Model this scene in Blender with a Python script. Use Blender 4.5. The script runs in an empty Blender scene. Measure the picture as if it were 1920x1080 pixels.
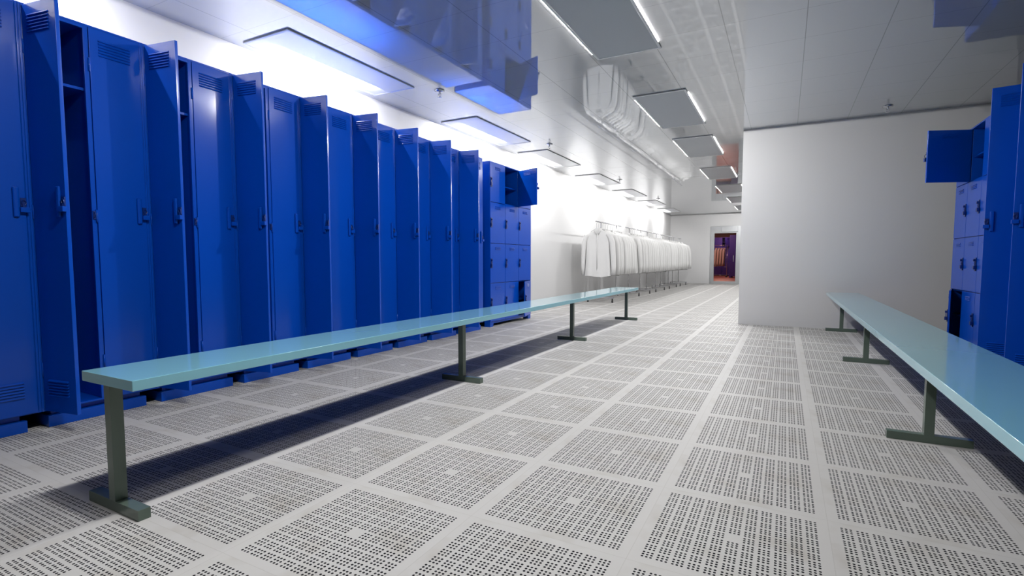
import bpy, math, random
from mathutils import Vector, Matrix
random.seed(7)
S = bpy.context.scene
COL = S.collection
R = math.radians
T = 0.6096                      # floor tile
H = 2.975                       # ceiling height

# ------------------------------------------------------------------ camera
cam = bpy.data.cameras.new('camera'); camo = bpy.data.objects.new('camera', cam); COL.objects.link(camo)
cam.sensor_width = 36; cam.lens = 18; cam.shift_y = 11.5/1920; cam.clip_start = 0.05
camo.location = (1.657, -1.629, 0.991)
camo.rotation_euler = (R(90-3.762), 0, R(28.042))
S.camera = camo
# ------------------------------------------------------------------ view + world
S.view_settings.view_transform = 'Standard'; S.view_settings.look = 'None'
S.view_settings.gamma = 1; S.view_settings.use_curve_mapping = False
S.view_settings.exposure = -0.07
W = bpy.data.worlds.new('world'); S.world = W; W.use_nodes = True
W.node_tree.nodes['Background'].inputs[0].default_value = (0.5, 0.55, 0.65, 1)
W.node_tree.nodes['Background'].inputs[1].default_value = 0.0
S.cycles.max_bounces = 8; S.cycles.diffuse_bounces = 1; S.cycles.glossy_bounces = 5
S.cycles.sample_clamp_indirect = 6.0
S.cycles.caustics_reflective = False; S.cycles.caustics_refractive = False
P_MID, P_SIDE, P_EDGE, P_WASH = 115.0, 38.0, 42.0, 90.0      # lamp powers: middle row, row along the left wall, luminous fixture edges, added wall-wash glow

# ------------------------------------------------------------------ materials
def new_mat(name):
    m = bpy.data.materials.new(name); m.use_nodes = True
    return m, m.node_tree, m.node_tree.nodes['Principled BSDF']
def pmat(name, col, rough=0.4, metal=0.0, coat=0.0, noise=0.0, nscale=3.0, spec=0.5, crough=0.05):
    m, nt, b = new_mat(name)
    b.inputs['Base Color'].default_value = (*col, 1)
    b.inputs['Roughness'].default_value = rough; b.inputs['Metallic'].default_value = metal
    b.inputs['Coat Weight'].default_value = coat; b.inputs['Coat Roughness'].default_value = crough
    b.inputs['Specular IOR Level'].default_value = spec
    if noise:
        tc = nt.nodes.new('ShaderNodeTexCoord'); n = nt.nodes.new('ShaderNodeTexNoise')
        n.inputs['Scale'].default_value = nscale; n.inputs['Detail'].default_value = 3
        nt.links.new(tc.outputs['Object'], n.inputs['Vector'])
        mx = nt.nodes.new('ShaderNodeMix'); mx.data_type = 'RGBA'
        mx.inputs[6].default_value = (*[c*(1-noise) for c in col], 1); mx.inputs[7].default_value = (*[min(1, c*(1+noise)) for c in col], 1)
        nt.links.new(n.outputs['Fac'], mx.inputs[0]); nt.links.new(mx.outputs[2], b.inputs['Base Color'])
    return m
def emat(name, col, s):
    m, nt, b = new_mat(name)
    b.inputs['Base Color'].default_value = (*col, 1)
    b.inputs['Emission Color'].default_value = (*col, 1); b.inputs['Emission Strength'].default_value = s
    return m
class NM:                       # small math-node writer
    def __init__(s, nt): s.nt = nt
    def __call__(s, op, *a):
        n = s.nt.nodes.new('ShaderNodeMath'); n.operation = op
        for i, v in enumerate(a):
            if isinstance(v, (int, float)): n.inputs[i].default_value = v
            else: s.nt.links.new(v, n.inputs[i])
        return n.outputs[0]
def floor_mat():
    m, nt, b = new_mat('perforated_floor'); N = NM(nt)
    g = nt.nodes.new('ShaderNodeNewGeometry'); sp = nt.nodes.new('ShaderNodeSeparateXYZ')
    nt.links.new(g.outputs['Position'], sp.inputs[0])
    pitch, s = 0.0496, 0.0142
    off = 0.0428-0.0106
    tot, grp = [], []
    loc = []
    for c in (0, 1):
        xm = N('MODULO', N('ADD', sp.outputs[c], T*50), T)
        loc.append(xm)
        a = N('SUBTRACT', xm, off)
        gi = N('FLOOR', N('DIVIDE', a, pitch))
        v = N('SUBTRACT', N('SUBTRACT', a, N('MULTIPLY', gi, pitch)), 0.0106)
        hi = N('MINIMUM', N('MAXIMUM', N('ROUND', N('DIVIDE', v, s)), 0.0), 2.0)
        tot.append(N('SUBTRACT', v, N('MULTIPLY', hi, s)))
        ok = N('MULTIPLY', N('GREATER_THAN', gi, -0.5), N('LESS_THAN', gi, 10.5))
        grp.append((gi, ok))
    d = N('SQRT', N('ADD', N('MULTIPLY', tot[0], tot[0]), N('MULTIPLY', tot[1], tot[1])))
    hole = N('LESS_THAN', d, 0.0045)
    mid = N('MULTIPLY', N('COMPARE', grp[0][0], 5.0, 0.3), N('COMPARE', grp[1][0], 5.0, 0.3))
    hole = N('MULTIPLY', N('MULTIPLY', hole, N('MULTIPLY', grp[0][1], grp[1][1])), N('SUBTRACT', 1.0, mid))
    # seam between tiles
    se = [N('MINIMUM', l, N('SUBTRACT', T, l)) for l in loc]
    seam = N('LESS_THAN', N('MINIMUM', se[0], se[1]), 0.0011)
    # the same worn stains printed on every tile
    cx = nt.nodes.new('ShaderNodeCombineXYZ'); nt.links.new(loc[0], cx.inputs[0]); nt.links.new(loc[1], cx.inputs[1])
    n1 = nt.nodes.new('ShaderNodeTexNoise'); n1.inputs['Scale'].default_value = 4.5; n1.inputs['Detail'].default_value = 3
    nt.links.new(cx.outputs[0], n1.inputs['Vector'])
    n2 = nt.nodes.new('ShaderNodeTexNoise'); n2.inputs['Scale'].default_value = 0.8; n2.inputs['Detail'].default_value = 4
    nt.links.new(g.outputs['Position'], n2.inputs['Vector'])
    rp = nt.nodes.new('ShaderNodeValToRGB'); rp.color_ramp.elements[0].position = 0.50; rp.color_ramp.elements[1].position = 0.72
    nt.links.new(n1.outputs['Fac'], rp.inputs[0])
    st = N('MULTIPLY', rp.outputs[0], N('ADD', 0.25, N('MULTIPLY', n2.outputs['Fac'], 0.5)))
    mx = nt.nodes.new('ShaderNodeMix'); mx.data_type = 'RGBA'
    mx.inputs[6].default_value = (0.62, 0.61, 0.60, 1); mx.inputs[7].default_value = (0.44, 0.40, 0.35, 1)
    nt.links.new(st, mx.inputs[0])
    m2 = nt.nodes.new('ShaderNodeMix'); m2.data_type = 'RGBA'; m2.inputs[7].default_value = (0.48, 0.47, 0.45, 1)
    nt.links.new(N('MULTIPLY', seam, 0.5), m2.inputs[0]); nt.links.new(mx.outputs[2], m2.inputs[6])
    m3 = nt.nodes.new('ShaderNodeMix'); m3.data_type = 'RGBA'; m3.inputs[7].default_value = (0.012, 0.012, 0.016, 1)
    nt.links.new(hole, m3.inputs[0]); nt.links.new(m2.outputs[2], m3.inputs[6])
    nt.links.new(m3.outputs[2], b.inputs['Base Color'])
    nt.links.new(N('ADD', 0.55, N('MULTIPLY', hole, 0.4)), b.inputs['Roughness'])
    b.inputs['Specular IOR Level'].default_value = 0.2
    return m
def ceiling_mat():
    m, nt, b = new_mat('gloss_ceiling_tiles'); N = NM(nt)
    g = nt.nodes.new('ShaderNodeNewGeometry'); sp = nt.nodes.new('ShaderNodeSeparateXYZ')
    nt.links.new(g.outputs['Position'], sp.inputs[0])
    e = []
    for c, o in ((0, 0.534), (1, 3.145)):
        xm = N('MODULO', N('ADD', sp.outputs[c], T*50-o), T)
        e.append(N('MINIMUM', xm, N('SUBTRACT', T, xm)))
    ln = N('MAXIMUM', N('LESS_THAN', e[0], 0.0035), N('MULTIPLY', N('LESS_THAN', e[1], 0.003), 0.6))
    mx = nt.nodes.new('ShaderNodeMix'); mx.data_type = 'RGBA'
    mx.inputs[6].default_value = (0.66, 0.68, 0.71, 1); mx.inputs[7].default_value = (0.30, 0.31, 0.33, 1)
    nt.links.new(N('MULTIPLY', ln, 0.7), mx.inputs[0]); nt.links.new(mx.outputs[2], b.inputs['Base Color'])
    b.inputs['Metallic'].default_value = 0.46; b.inputs['Roughness'].default_value = 0.025
    return m
FLOOR = floor_mat(); CEIL = ceiling_mat()
WALL = pmat('white_wall', (0.76, 0.76, 0.77), 0.5, noise=0.015, nscale=1.2)
BLUE = pmat('blue_paint', (0.0, 0.082, 0.60), 0.42, noise=0.06, nscale=2.0, coat=0.6, spec=0.1, crough=0.16)
DBLUE = pmat('blue_latch_paint', (0.003, 0.03, 0.22), 0.35, noise=0.05, nscale=20)
TEAL = pmat('teal_laminate', (0.27, 0.61, 0.73), 0.12, noise=0.03, nscale=2, coat=0.6)
GREEN = pmat('green_grey_metal', (0.12, 0.165, 0.135), 0.22, metal=0.1, noise=0.08, nscale=12)
CLOTH = pmat('white_cleanroom_cloth', (0.82, 0.82, 0.82), 0.85, noise=0.02, nscale=8)
CHROME = pmat('brushed_steel', (0.62, 0.62, 0.64), 0.25, metal=0.9, noise=0.05, nscale=30)
RUBBER = pmat('black_rubber', (0.02, 0.02, 0.02), 0.6, noise=0.1, nscale=40)
PANEL = pmat('grey_diffuser', (0.40, 0.43, 0.47), 0.35, noise=0.02, nscale=3)
FRAME = pmat('white_fixture_frame', (0.78, 0.79, 0.80), 0.4, noise=0.02, nscale=5)
GREY = pmat('grey_door_metal', (0.42, 0.43, 0.44), 0.35, metal=0.4, noise=0.04, nscale=6)
EDGE = emat('luminous_fixture_edge', (1.0, 0.98, 0.95), P_EDGE)
WASH = emat('added_wall_wash_glow', (1.0, 0.99, 0.97), P_WASH)  # hidden glowing strip added on the wall side to brighten the left wall
PANEL2 = pmat('pale_diffuser', (0.74, 0.76, 0.80), 0.3, metal=0.3, noise=0.02, nscale=3)
WALL2 = pmat('dimmed_wall', (0.22, 0.22, 0.23), 0.6, noise=0.02, nscale=1.2)  # for the unseen right and front walls, darkened to cut bounced light
PINK = pmat('salmon_wall', (0.66, 0.46, 0.40), 0.6, noise=0.03, nscale=2)
REDF = pmat('brown_red_floor', (0.33, 0.12, 0.08), 0.4, noise=0.2, nscale=6)
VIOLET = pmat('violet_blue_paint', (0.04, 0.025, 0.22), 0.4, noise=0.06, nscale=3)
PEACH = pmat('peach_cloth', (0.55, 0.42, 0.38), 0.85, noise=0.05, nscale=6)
def glass_mat():
    m, nt, b = new_mat('door_glass')
    b.inputs['Base Color'].default_value = (1.0, 0.86, 0.84, 1); b.inputs['Roughness'].default_value = 0.0
    b.inputs['Transmission Weight'].default_value = 1.0; b.inputs['IOR'].default_value = 1.1
    return m
GLASS = glass_mat()

# ------------------------------------------------------------------ mesh helpers
class MB:
    def __init__(s, sx=1): s.v, s.f, s.sx = [], [], sx
    def add(s, vs, fs):
        o = len(s.v); s.v += [(x*s.sx, y, z) for x, y, z in vs]
        s.f += [tuple(o+i for i in (f if s.sx > 0 else f[::-1])) for f in fs]
        return s
    def box(s, x0, x1, y0, y1, z0, z1):
        if x0 > x1: x0, x1 = x1, x0
        if y0 > y1: y0, y1 = y1, y0
        if z0 > z1: z0, z1 = z1, z0
        v = [(x, y, z) for z in (z0, z1) for y in (y0, y1) for x in (x0, x1)]
        return s.add(v, [(0, 2, 3, 1), (4, 5, 7, 6), (0, 1, 5, 4), (2, 6, 7, 3), (0, 4, 6, 2), (1, 3, 7, 5)])
    def prism(s, poly, axis, a, b):          # poly of (u,v) extruded along axis from a to b
        def pt(u, v, t): return {0: (t, u, v), 1: (u, t, v), 2: (u, v, t)}[axis]
        n = len(poly); v = [pt(u, w, a) for u, w in poly]+[pt(u, w, b) for u, w in poly]
        return s.add(v, [tuple(range(n))[::-1], tuple(range(n, 2*n))]+[(i, (i+1) % n, n+(i+1) % n, n+i) for i in range(n)])
    def tube(s, path, r, n=8, cap=True, close=False):
        P = [Vector(p) for p in path]; rs = r if isinstance(r, (list, tuple)) else [r]*len(P)
        vs, fs = [], []; up = None; m = len(P)
        for i, p in enumerate(P):
            if close: t = P[(i+1) % m]-P[i-1]
            else: t = P[min(i+1, m-1)]-P[max(i-1, 0)]
            t.normalize()
            if up is None: up = t.orthogonal().normalized()
            else: up = (up-t*up.dot(t)).normalized()
            w = t.cross(up)
            for k in range(n):
                a = 2*math.pi*k/n; vs.append(tuple(p+(up*math.cos(a)+w*math.sin(a))*rs[i]))
        for i in range(m if close else m-1):
            j = (i+1) % m
            for k in range(n): fs.append((i*n+k, i*n+(k+1) % n, j*n+(k+1) % n, j*n+k))
        if cap and not close: fs += [tuple(range(n))[::-1], tuple((m-1)*n+k for k in range(n))]
        return s.add(vs, fs)
    def lathe(s, prof, n=16, c=(0, 0, 0)):    # prof of (r,z)
        vs = [(c[0]+r*math.cos(2*math.pi*k/n), c[1]+r*math.sin(2*math.pi*k/n), c[2]+z) for r, z in prof for k in range(n)]
        fs = [(i*n+k, i*n+(k+1) % n, (i+1)*n+(k+1) % n, (i+1)*n+k) for i in range(len(prof)-1) for k in range(n)]
        return s.add(vs, fs+[tuple(range(n))[::-1], tuple((len(prof)-1)*n+k for k in range(n))])
    def ob(s, name, mat, parent=None, loc=(0, 0, 0), rz=0, bevel=0, smooth=False):
        me = bpy.data.meshes.new(name); me.from_pydata(s.v, [], s.f); me.update()
        me.materials.append(mat)
        if smooth:
            for p in me.polygons: p.use_smooth = True
        o = bpy.data.objects.new(name, me); COL.objects.link(o)
        o.location = loc; o.rotation_euler = (0, 0, rz)
        if parent: o.parent = parent
        if bevel:
            b = o.modifiers.new('bevel', 'BEVEL'); b.width = bevel; b.segments = 2; b.limit_method = 'ANGLE'; b.angle_limit = R(40)
            for p in me.polygons: p.use_smooth = True
            w = o.modifiers.new('wn', 'WEIGHTED_NORMAL'); w.keep_sharp = True
        return o
def thing(name, label, cat, loc=(0, 0, 0), group=None, rz=0):
    o = bpy.data.objects.new(name, None); COL.objects.link(o); o.location = loc; o.rotation_euler = (0, 0, rz)
    o.empty_display_size = 0.1
    return tag(o, label, cat, group)
def tag(o, label, cat, group=None):
    o['label'] = label; o['category'] = cat
    if group: o['group'] = group
    return o
def dup(root, loc, label, group=None, rz=None):
    def cp(o, par):
        c = o.copy(); COL.objects.link(c)
        if par: c.parent = par
        for ch in o.children: cp(ch, c)
        return c
    r = cp(root, None); r.location = loc; r['label'] = label
    if rz is not None: r.rotation_euler = (0, 0, rz)
    if group: r['group'] = group
    return r
def struct(o, kind='structure'): o['kind'] = kind; return o
ORD = ['first', 'second', 'third', 'fourth', 'fifth', 'sixth', 'seventh', 'eighth', 'ninth', 'tenth', 'eleventh', 'twelfth']

# ------------------------------------------------------------------ the room
XL, XR, YB, YF, PY = -2.87, 4.12, 21.8, -3.6, 7.05
struct(MB().box(XL-.1, XR+.1, YF-.1, YB+.1, -0.08, 0).ob('floor', FLOOR))
struct(MB().box(XL-.1, XR+.1, YF-.1, YB+.1, H, H+.08).ob('ceiling', CEIL))
struct(MB().box(XL-.1, XL, YF-.1, YB+.1, 0, H).ob('wall_left', WALL))
struct(MB().box(XR, XR+.1, YF-.1, YB+.1, 0, H).ob('wall_right', WALL2))
struct(MB().box(XL, XR, YF-.1, YF, 0, H).ob('wall_front', WALL2))
DX0, DX1, DZ = -1.20, -0.02, 2.44
struct(MB().box(XL, DX0, YB, YB+.1, 0, H).box(DX1, XR, YB, YB+.1, 0, H).box(DX0, DX1, YB, YB+.1, DZ, H).ob('wall_back', WALL))
struct(MB().box(1.035, XR, PY, PY+.16, 0, H).ob('wall_partition', WALL))

# glazed door in the far wall
d = MB().box(DX0, DX0+.165, YB-.02, YB+.06, 0, DZ).box(DX1-.165, DX1, YB-.02, YB+.06, 0, DZ).box(DX0+.165, DX1-.165, YB-.02, YB+.06, 2.14, DZ) \
        .box(DX0+.165, DX1-.165, YB-.02, YB+.06, 0, .11).ob('door_1', GREY, bevel=.004)
struct(d)
MB().box(DX0+.165, DX1-.165, YB+.015, YB+.025, .11, 2.14).ob('glass_pane', GLASS, d)
MB().box(-.76, -.12, YB-.085, YB-.022, 2.19, 2.39).ob('door_closer', GREY, d, bevel=.006)
MB().tube([(-.27, YB-.02, .95), (-.27, YB-.07, .95), (-.27, YB-.07, 1.2), (-.27, YB-.02, 1.2)], .012, 8).ob('door_handle', CHROME, d, smooth=True)

# the room behind the door
BX0, BX1, BY1 = -3.4, 1.6, 36.0
struct(MB().box(BX0, BX1, YB+.1, BY1, -.08, 0).ob('floor_back_room', REDF))
struct(MB().box(BX0, BX1, YB+.1, BY1, H, H+.08).ob('ceiling_back_room', PINK))
struct(MB().box(BX0-.1, BX0, YB+.1, BY1, 0, H).ob('wall_back_room_left', PINK))
struct(MB().box(BX1, BX1+.1, YB+.1, BY1, 0, H).ob('wall_back_room_right', PINK))
struct(MB().box(BX0, BX1, BY1, BY1+.1, 0, H).ob('wall_back_room_end', PINK))

# ------------------------------------------------------------------ ceiling light fixtures
def make_fixture(power, w, l, lw, ll, sides, em, panel, cone, tilt=0):
    t = thing('ceiling_light', '', 'ceiling light')
    hx, hy = w/2, l/2
    fr = MB()
    for a in ((-hx, -hx+.025, -hy, hy), (hx-.025, hx, -hy, hy), (-hx+.025, hx-.025, -hy, -hy+.025), (-hx+.025, hx-.025, hy-.025, hy)):
        fr.box(a[0], a[1], a[2], a[3], -.013, -.001)
    fr.ob('frame', FRAME, t, bevel=.002)
    MB().box(-hx+.025, hx-.025, -hy+.025, hy-.025, -.010, -.003).ob('diffuser', panel, t)
    for sx in sides:
        MB().box(sx*(hx+.001), sx*(hx+.006), -hy+.15, hy-.15, -.0085, -.0045).ob('luminous_edge', em, t)
    if cone:
        la = bpy.data.lights.new('lamp', 'SPOT'); la.spot_size = R(cone); la.spot_blend = 0.0; la.shadow_soft_size = lw
    else:
        la = bpy.data.lights.new('lamp', 'AREA'); la.shape = 'RECTANGLE'; la.size = lw; la.size_y = ll
    la.energy = power; la.color = (1.0, 0.985, 0.965)
    if cone:
        lb = bpy.data.lights.new('lamp', 'AREA'); lb.shape = 'RECTANGLE'; lb.size = .26; lb.size_y = 1.2; lb.energy = P_MID*.23
        lbo = bpy.data.objects.new('lamp', lb); COL.objects.link(lbo); lbo.parent = t; lbo.location = (0, 0, -.017)
    lo = bpy.data.objects.new('lamp', la); COL.objects.link(lo); lo.parent = t; lo.location = (0, 0, -.05 if tilt else -.018); lo.rotation_euler = (0, R(tilt), 0)
    return t
mid = [(-1.15, .55), (1.72, 3.29), (4.68, 6.34), (7.1, 8.85), (10.1, 11.9), (13.0, 14.75), (15.9, 17.65), (18.8, 20.5)]
side = [(-1.4, .3), (1.46, 3.15), (4.5, 6.2), (6.87, 8.6), (9.8, 11.5), (12.7, 14.4), (15.6, 17.3), (18.5, 20.2)]
fm = make_fixture(P_MID, .62, 1.7, .03, 1.1, (-1, 1), EDGE, PANEL, 180)
fs = make_fixture(P_SIDE, .60, 1.7, .05, 1.3, (-1,), WASH, PANEL2, 0, 40)
def place_fixtures(proto, X, spans, fmt, grp, zero):
    for i, (a, b) in enumerate(spans):
        lab = fmt % ORD[i-1] if i else zero
        if i == 0: proto.location = (X, (a+b)/2, H); proto['label'] = lab; proto['group'] = grp; o = proto
        else: dup(proto, (X, (a+b)/2, H), lab, grp)
place_fixtures(fm, 0.27, mid, 'flat grey ceiling light panel, %s one in view of the middle row', 'middle row of ceiling lights',
               'flat grey ceiling light panel of the middle row overhead, above the picture top edge')
place_fixtures(fs, -2.46, side, 'flat pale ceiling light panel, %s one in view along the left wall', 'left row of ceiling lights',
               'flat pale ceiling light panel along the left wall overhead, above the picture top edge')

# sprinklers
def make_sprinkler():
    t = thing('fire_sprinkler', '', 'sprinkler')
    MB().lathe([(.012, 0), (.055, -.001), (.06, -.008), (.03, -.016), (.014, -.018)], 18).ob('escutcheon', CHROME, t, smooth=True)
    MB().lathe([(.012, -.018), (.013, -.035), (.008, -.04)], 12).tube([(-.011, 0, -.035), (-.02, 0, -.055), (-.004, 0, -.078)], .004, 6) \
        .tube([(.011, 0, -.035), (.02, 0, -.055), (.004, 0, -.078)], .004, 6).tube([(0, 0, -.04), (0, 0, -.078)], .003, 6).ob('body', CHROME, t, smooth=True)
    MB().lathe([(.004, -.076), (.024, -.079), (.024, -.082), (.004, -.084)], 14).ob('deflector', CHROME, t)
    return t
sp0 = make_sprinkler()
spots = [(-1.97, 3.38, 'steel fire sprinkler on the ceiling above the near end of the blue locker row'),
         (-1.96, 6.52, 'steel fire sprinkler on the ceiling above the left locker unit with small doors'),
         (-2.0, 10.85, 'steel fire sprinkler on the ceiling above the nearest clothes rack'),
         (-2.0, 15.2, 'steel fire sprinkler on the ceiling above the middle clothes racks'),
         (2.76, 6.58, 'steel fire sprinkler on the ceiling in front of the white partition wall')]
for i, (x, y, l) in enumerate(spots):
    if i == 0: sp0.location = (x, y, H); sp0['label'] = l; sp0['group'] = 'ceiling sprinklers'
    else: dup(sp0, (x, y, H), l, 'ceiling sprinklers')

# ------------------------------------------------------------------ tall lockers
def louvers(m, y0, y1, z0, z1, n, xo, xi):
    dz = (z1-z0)/n
    for k in range(n):
        z = z0+k*dz
        m.prism([(xo, z+dz*.85), (xo+.009, z+dz*.2), (xo, z+dz*.15)], 1, y0, y1)
        m.prism([(xi, z+dz*.15), (xi-.004, z+dz*.3), (xi, z+dz*.85)], 1, y0, y1)
def tall_door(sx, w, parent, loc, rz):
    z0, z1 = .105, 2.425
    m = MB(sx).box(-.014, .006, 0, w, z0, z1)
    m.box(-.022, -.014, .012, .03, z0+.02, z1-.02).box(-.022, -.014, w-.03, w-.012, z0+.02, z1-.02)     # stiffeners
    louvers(m, w*.17, w*.80, 2.262, 2.368, 6, .006, -.014)
    louvers(m, w*.17, w*.80, .20, .30, 6, .006, -.014)
    d = m.ob('door', BLUE, parent, loc, rz, bevel=.0025)
    # handle, hasp with ring, and latch block over the free edge
    MB(sx).prism([(w-.058, 1.235), (w-.030, 1.235), (w-.030, 1.405), (w-.058, 1.405)], 0, .006, .022).ob('handle', BLUE, d, bevel=.007)
    MB(sx).box(.006, .03, w-.030, w+.012, 1.262, 1.292).ob('latch', BLUE, d, bevel=.003)
    MB(sx).tube([(.014+.0*k, w-.010+.010*math.cos(k*math.pi/5), 1.318+.014*math.sin(k*math.pi/5)) for k in range(10)], .0035, 6, close=True) \
        .box(.004, .012, w-.024, w+.0, 1.296, 1.345).box(.010, .018, w-.018, w-.004, 1.29, 1.308).ob('hasp', DBLUE, d)
    for z in (.35, 1.27, 2.2): MB(sx).tube([(.004, -.004, z-.04), (.004, -.004, z+.04)], .006, 8).ob('hinge', BLUE, d, smooth=True)
    return d
def make_tall(sx):
    t = thing('locker', '', 'locker')
    Wd, D, Ht, th = .6245, .61, 2.44, .012
    b = MB(sx)
    b.box(-D, -D+th, 0, Wd, .10, Ht)                                   # back
    b.box(-D, 0, 0, th, .10, Ht).box(-D, 0, Wd-th, Wd, .10, Ht)        # sides
    b.box(-D, -.02, .307, .319, .112, Ht-th)                           # divider
    b.box(-D, 0, th, Wd-th, Ht-th, Ht).box(-D, 0, th, Wd-th, .10, .112)
    b.box(-.02, 0, th, .018, .112, Ht-th).box(-.02, 0, .300, .326, .112, Ht-th).box(-.02, 0, .609, Wd-th, .112, Ht-th)
    b.box(-.02, 0, .018, .300, Ht-.03, Ht-th).box(-.02, 0, .326, .609, Ht-.03, Ht-th)
    b.ob('cabinet_body', BLUE, t, bevel=.002)
    MB(sx).box(-D+.05, -.035, .05, .535, .066, .10).box(-D+.05, 0, .028, .557, 0, .067).ob('plinth', BLUE, t, bevel=.002)
    MB(sx).box(-D+th, -.03, th, .307, 2.04, 2.056).ob('shelf', BLUE, t)
    MB(sx).box(-D+th, -.03, .319, Wd-th, 2.04, 2.056).ob('shelf', BLUE, t)
    MB(sx).box(0, .008, .303, .318, 1.25, 1.30).tube([(.008+.012*math.sin(k*math.pi/6), .3105, 1.275-.016*math.cos(k*math.pi/6)) for k in range(7)], .003, 6).ob('strike', DBLUE, t)
    tall_door(sx, .279, t, (.004*sx, .020, 0), -sx*R(80.5))
    tall_door(sx, .279, t, (0, .328, 0), 0)
    return t
B0, PIT = -.314, .625
def wall_desc(side, k):
    if side == 'left':
        n = ['cut by the picture edge, first in the left row', 'second in the left row, behind the near end of the bench', 'third in the left row from the near end', 'fourth in the left row from the near end',
             'fifth and middle one in the left row', 'sixth in the left row from the near end', 'seventh in the left row from the near end', 'eighth, next to last in the left row', 'last in the left row, beside the small-door unit']
        return 'tall blue double locker, '+n[k]
    return {6: 'tall blue double locker, third from the small-door unit in the right row', 7: 'tall blue double locker, second from the small-door unit in the right row',
            8: 'tall blue double locker next to the small-door unit in the right row'}[k]
tl = make_tall(1)
for k in range(9):
    loc = (-2.18, B0+PIT*(k-1), 0)
    if k == 0: tl.location = loc; tl['label'] = wall_desc('left', 0); tl['group'] = 'tall lockers on the left wall'
    else: dup(tl, loc, wall_desc('left', k), 'tall lockers on the left wall')
tr = make_tall(-1); first = True
for k in (8, 7, 6):
    loc = (3.42, B0+PIT*(k-1), 0)
    if first: tr.location = loc; tr['label'] = wall_desc('right', k); tr['group'] = 'tall lockers on the right wall'; first = False
    else: dup(tr, loc, wall_desc('right', k), 'tall lockers on the right wall')

# ------------------------------------------------------------------ locker units with small doors
def make_box_unit(sx, label, loc, mat=BLUE, opened={(3, 1): 68, (0, 2): 14}):
    t = thing('locker_unit', label, 'locker unit', loc)
    L, D, th = 1.365, .61, .014
    cols = [0.0, .457, .912, L]; rows = [.075, .655, 1.245, 1.85, 2.44]
    b = MB(sx)
    b.box(-D, -D+th, 0, L, .075, 2.44).box(-D, 0, 0, th, .075, 2.44).box(-D, 0, L-th, L, .075, 2.44)
    for c in cols[1:3]: b.box(-D, -.014, c-th/2, c+th/2, .075, 2.44)
    for r in rows: b.box(-D, -.014, th, L-th, max(r-.016, .075), min(r+.016, 2.44))
    b.box(-.014, 0, th, L-th, 2.424, 2.44)
    b.ob('cabinet_body', mat, t, bevel=.002)
    f = MB(sx)
    for y0, s in ((0, 1), (L, -1)):
        f.prism([(y0, 0), (y0+s*.085, 0), (y0+s*.10, .04), (y0+s*.10, .075), (y0, .075)], 0, -.10, 0)
        f.prism([(y0, 0), (y0+s*.085, 0), (y0+s*.10, .04), (y0+s*.10, .075), (y0, .075)], 0, -D, -D+.1)
    f.box(-.03, -.012, .10, L-.10, .045, .075)
    f.ob('base', mat, t, bevel=.002)
    for r in range(4):
        for c in range(3):
            y0, y1 = cols[c]+.004, cols[c+1]-.004; z0, z1 = rows[r]+.004, rows[r+1]-(.018 if r == 3 else .004); w = y1-y0; zc = (z0+z1)/2
            m = MB(sx).box(-.012, .006, -w, 0, z0, z1)
            louvers(m, -w*.68, -w*.32, z1-.095, z1-.045, 3, .006, -.012)
            ang = opened.get((r, c), 0)
            d = m.ob('door', mat, t, (0, y1, 0), sx*R(ang), bevel=.002)
            MB(sx).box(.006, .014, -w+.008, -w+.05, zc-.07, zc+.07).box(.014, .032, -w+.012, -w+.028, zc+.03, zc+.055) \
                .tube([(.022, -w+.006+.013*math.cos(k*math.pi/5), zc+.01+.02*math.sin(k*math.pi/5)) for k in range(10)], .0035, 6, close=True) \
                .box(.012, .034, -w-.012, -w+.024, zc-.05, zc-.012).ob('latch', DBLUE, d, bevel=.002)
            if ang: MB(sx).box(-D+th, -.03, cols[c]+th/2, cols[c+1]-th/2, zc-.02, zc-.006).ob('shelf', mat, t)
    return t
make_box_unit(1, 'blue locker unit with twelve small doors at the far end of the left locker row', (-2.18, 4.885, 0))
make_box_unit(-1, 'blue locker unit with small doors in front of the white partition wall', (3.42, 4.885, 0))

# ------------------------------------------------------------------ benches
def make_bench(label, loc):
    t = thing('bench', label, 'bench', loc)
    w, L = .385, 7.46
    MB().box(-w/2, w/2, 0, L, .502, .543).ob('seat', TEAL, t, bevel=.002)
    for y in (.023, 2.495, 4.965, 7.437):
        l = MB().box(-.0225, .0225, y-.0225, y+.0225, .042, .502).ob('leg', GREEN, t, bevel=.001)
        MB().box(-w/2+.005, w/2-.005, y-.0225, y+.0225, 0, .0425).ob('foot', GREEN, l, bevel=.001)
    return t
make_bench('long teal bench on green-grey legs in front of the left locker row', (-.667, -.635, 0))
make_bench('long teal bench on green-grey legs at right, running up to the white partition wall', (2.375, -.635, 0))

# ------------------------------------------------------------------ clothes racks, coats and hangers
def make_rack(label, loc, L=1.28, ext=.37):
    t = thing('clothes_rack', label, 'clothes rack', loc)
    MB().tube([(0, -L/2-ext, 1.885), (0, L/2+ext, 1.885)], .014, 10).ob('rail', CHROME, t, smooth=True)
    for s in (-1, 1):
        MB().tube([(0, s*L/2, .12), (0, s*L/2, 1.885)], .014, 10).ob('upright', CHROME, t, smooth=True)
        MB().box(-.33, .33, s*L/2-.016, s*L/2+.016, .098, .124).ob('base_bar', CHROME, t, bevel=.003)
        for x in (-.30, .30):
            c = MB().box(x-.012, x+.012, s*L/2-.012, s*L/2+.012, .06, .098).ob('caster', RUBBER, t)
            w = MB().lathe([(.02, -.013), (.037, -.011), (.037, .011), (.02, .013)], 16)
            w.v = [(x+v[2], s*L/2+v[0], .037+v[1]) for v in w.v]
            w.ob('wheel', RUBBER, c, smooth=False)
    MB().tube([(0, -L/2, .111), (0, L/2, .111)], .012, 8).ob('base_rail', CHROME, t, smooth=True)
    return t
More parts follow.
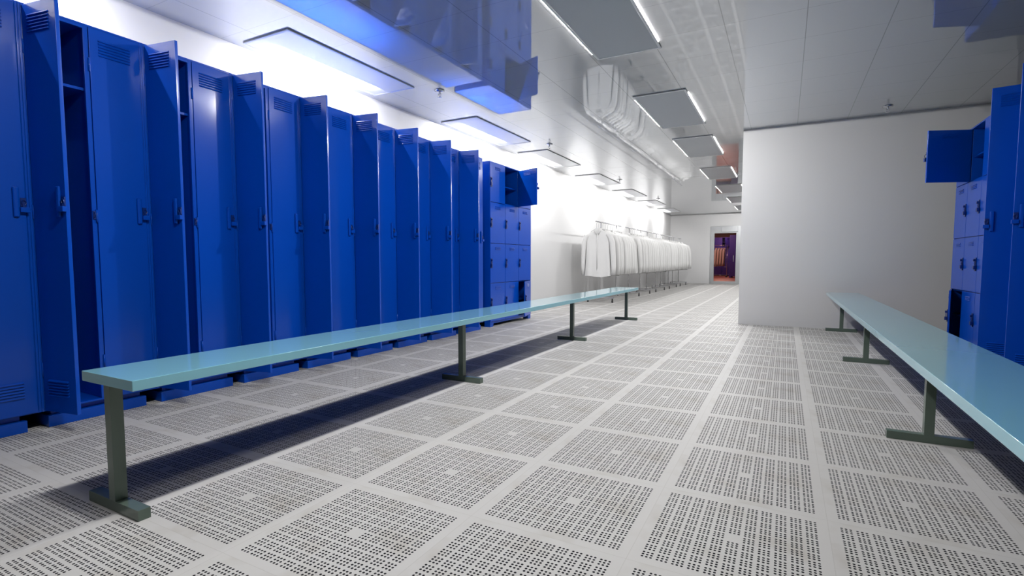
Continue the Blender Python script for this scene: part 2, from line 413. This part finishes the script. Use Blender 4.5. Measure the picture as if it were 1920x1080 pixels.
def coat_mesh(seed):
    rnd = random.Random(seed); m = MB(); n = 40
    ph = [rnd.uniform(0, 6.28) for _ in range(4)]; k1 = rnd.choice((5, 6, 7))
    prof = [(.625, .305, .055), (.66, .306, .055), (.80, .300, .053), (1.0, .288, .052), (1.2, .278, .050), (1.38, .270, .048), (1.50, .264, .046),
            (1.575, .258, .048), (1.61, .236, .044), (1.638, .185, .042), (1.668, .11, .042), (1.695, .068, .045), (1.735, .058, .045)]
    vs, fs = [], []
    for z, a, b in prof:
        fade = max(0, (1.5-z)/.9)
        for k in range(n):
            t = 2*math.pi*k/n; c, s = math.cos(t), math.sin(t)
            wv = 1+.22*fade*math.sin(k1*t+ph[0])+.08*math.sin(3*t+ph[1]+z*4)
            vs.append((a*math.copysign(abs(c)**.8, c), b*math.copysign(abs(s)**.7, s)*wv, z+(.012*math.sin(3*t+ph[2]) if z < .65 else 0)))
    ln = (1.0, .93, .965, .90)[seed % 4]                                 # coats differ in length
    vs = [(x, y, 1.735-(1.735-z)*ln) for x, y, z in vs]
    for i in range(len(prof)-1):
        for k in range(n): fs.append((i*n+k, i*n+(k+1) % n, (i+1)*n+(k+1) % n, (i+1)*n+k))
    m.add(vs, fs)
    for sx in (-1, 1):
        p = [(sx*.21, 0, 1.585), (sx*.275, .0, 1.545), (sx*.328, .004, 1.40), (sx*.352, .012, 1.08), (sx*.362, .02, .86), (sx*.355, .028, .66)]
        m.tube(p, [.05, .062, .060, .056, .052, .046], 14, cap=True)
    # front placket and collar flaps
    m.box(-.012, .012, -.058, -.040, .76, 1.62)
    for sx in (-1, 1):
        m.prism([(sx*.004, 1.60), (sx*.062, 1.71), (sx*.078, 1.675), (sx*.03, 1.575)], 1, -.062, -.046)
    return m
racks = [10.67, 13.15, 15.25, 17.38, 19.45]
rn = ['nearest', 'second nearest', 'middle', 'second farthest', 'farthest']
hp = MB().tube([(0, 0, 1.735), (0, 0, 1.845)]+[(.028*math.sin(a), 0, 1.8755-.028*math.cos(a)) for a in [.5, 1.0, 1.57, 2.2, 2.9, 3.5, 4.0, 4.5]], .003, 6)
hp.tube([(-.21, 0, 1.59), (-.10, 0, 1.67), (0, 0, 1.735), (.10, 0, 1.67), (.21, 0, 1.59)], .006, 6).tube([(-.21, 0, 1.59), (.21, 0, 1.59)], .003, 6)
coats = []; hang0 = None
r0 = make_rack('wheeled clothes rack full of white coats, nearest of five along the left wall', (-2.19, racks[0], 0)); r0['group'] = 'wheeled clothes racks'
for i, y in enumerate(racks):
    if i: dup(r0, (-2.19, y, 0), 'wheeled clothes rack full of white coats, %s of five along the left wall' % rn[i], 'wheeled clothes racks')
    for j, dy in enumerate((-.95, -.79, -.5, -.3, -.1, .1, .3, .5, .79, .95)):
        yy = y+dy+(random.uniform(-.012, .012) if 1 < j < 8 else 0); rz = random.uniform(-.04, .04) if j else 0.0
        lab = 'white long-sleeved coat, %s from the near end of the %s clothes rack' % (ORD[j], rn[i])
        if len(coats) < 4:
            c = coat_mesh(len(coats)).ob('coat', CLOTH, smooth=True); coats.append(c); tag(c, lab, 'coat', 'white coats on the racks')
        else:
            c = coats[(i*10+j*3) % 4].copy(); COL.objects.link(c); c['label'] = lab
        c.location = (-2.17+(random.uniform(-.02, .02) if j else .02), yy, 0); c.rotation_euler = (0, 0, rz)
        hl = 'steel hanger holding the %s coat on the %s clothes rack' % (ORD[j], rn[i])
        if hang0 is None:
            hang0 = hp.ob('coat_hanger', CHROME); h = hang0; tag(h, hl, 'hanger', 'hangers on the racks')
        else: h = hang0.copy(); COL.objects.link(h); h['label'] = hl
        h.location = (-2.19, yy, 0); h.rotation_euler = (0, 0, rz)

# ------------------------------------------------------------------ things seen through the glass door, and added lamps behind it
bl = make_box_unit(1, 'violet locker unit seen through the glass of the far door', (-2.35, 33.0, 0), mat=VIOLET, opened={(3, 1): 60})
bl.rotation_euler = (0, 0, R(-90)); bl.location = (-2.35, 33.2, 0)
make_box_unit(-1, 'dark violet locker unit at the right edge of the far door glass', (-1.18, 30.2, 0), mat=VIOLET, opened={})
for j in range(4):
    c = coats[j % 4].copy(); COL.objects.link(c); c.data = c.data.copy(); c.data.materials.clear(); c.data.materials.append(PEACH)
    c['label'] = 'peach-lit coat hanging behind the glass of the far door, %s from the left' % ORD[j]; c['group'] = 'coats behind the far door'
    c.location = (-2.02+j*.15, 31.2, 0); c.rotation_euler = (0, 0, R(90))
rk = make_rack('clothes rack holding peach-lit coats behind the glass of the far door', (-1.795, 31.2, 0), L=.8, ext=.08)
rk.rotation_euler = (0, 0, R(-90))
for i, y in enumerate((25.0, 29.0, 32.2)):
    lt = thing('ceiling_light', 'added unseen warm lamp for the room behind the far door, %s from the door' % ORD[i], 'ceiling light', (-1.6, y, H), 'added lamps behind the far door')
    MB().box(-.3, .3, -.3, .3, -.03, -.001).ob('diffuser', PANEL, lt, bevel=.004)
    la = bpy.data.lights.new('lamp', 'AREA'); la.size = .6; la.energy = 48; la.color = (1.0, .66, .56)  # added lamp, out of view, to light the room behind the door
    lo = bpy.data.objects.new('lamp', la); COL.objects.link(lo); lo.parent = lt; lo.location = (0, 0, -.04)
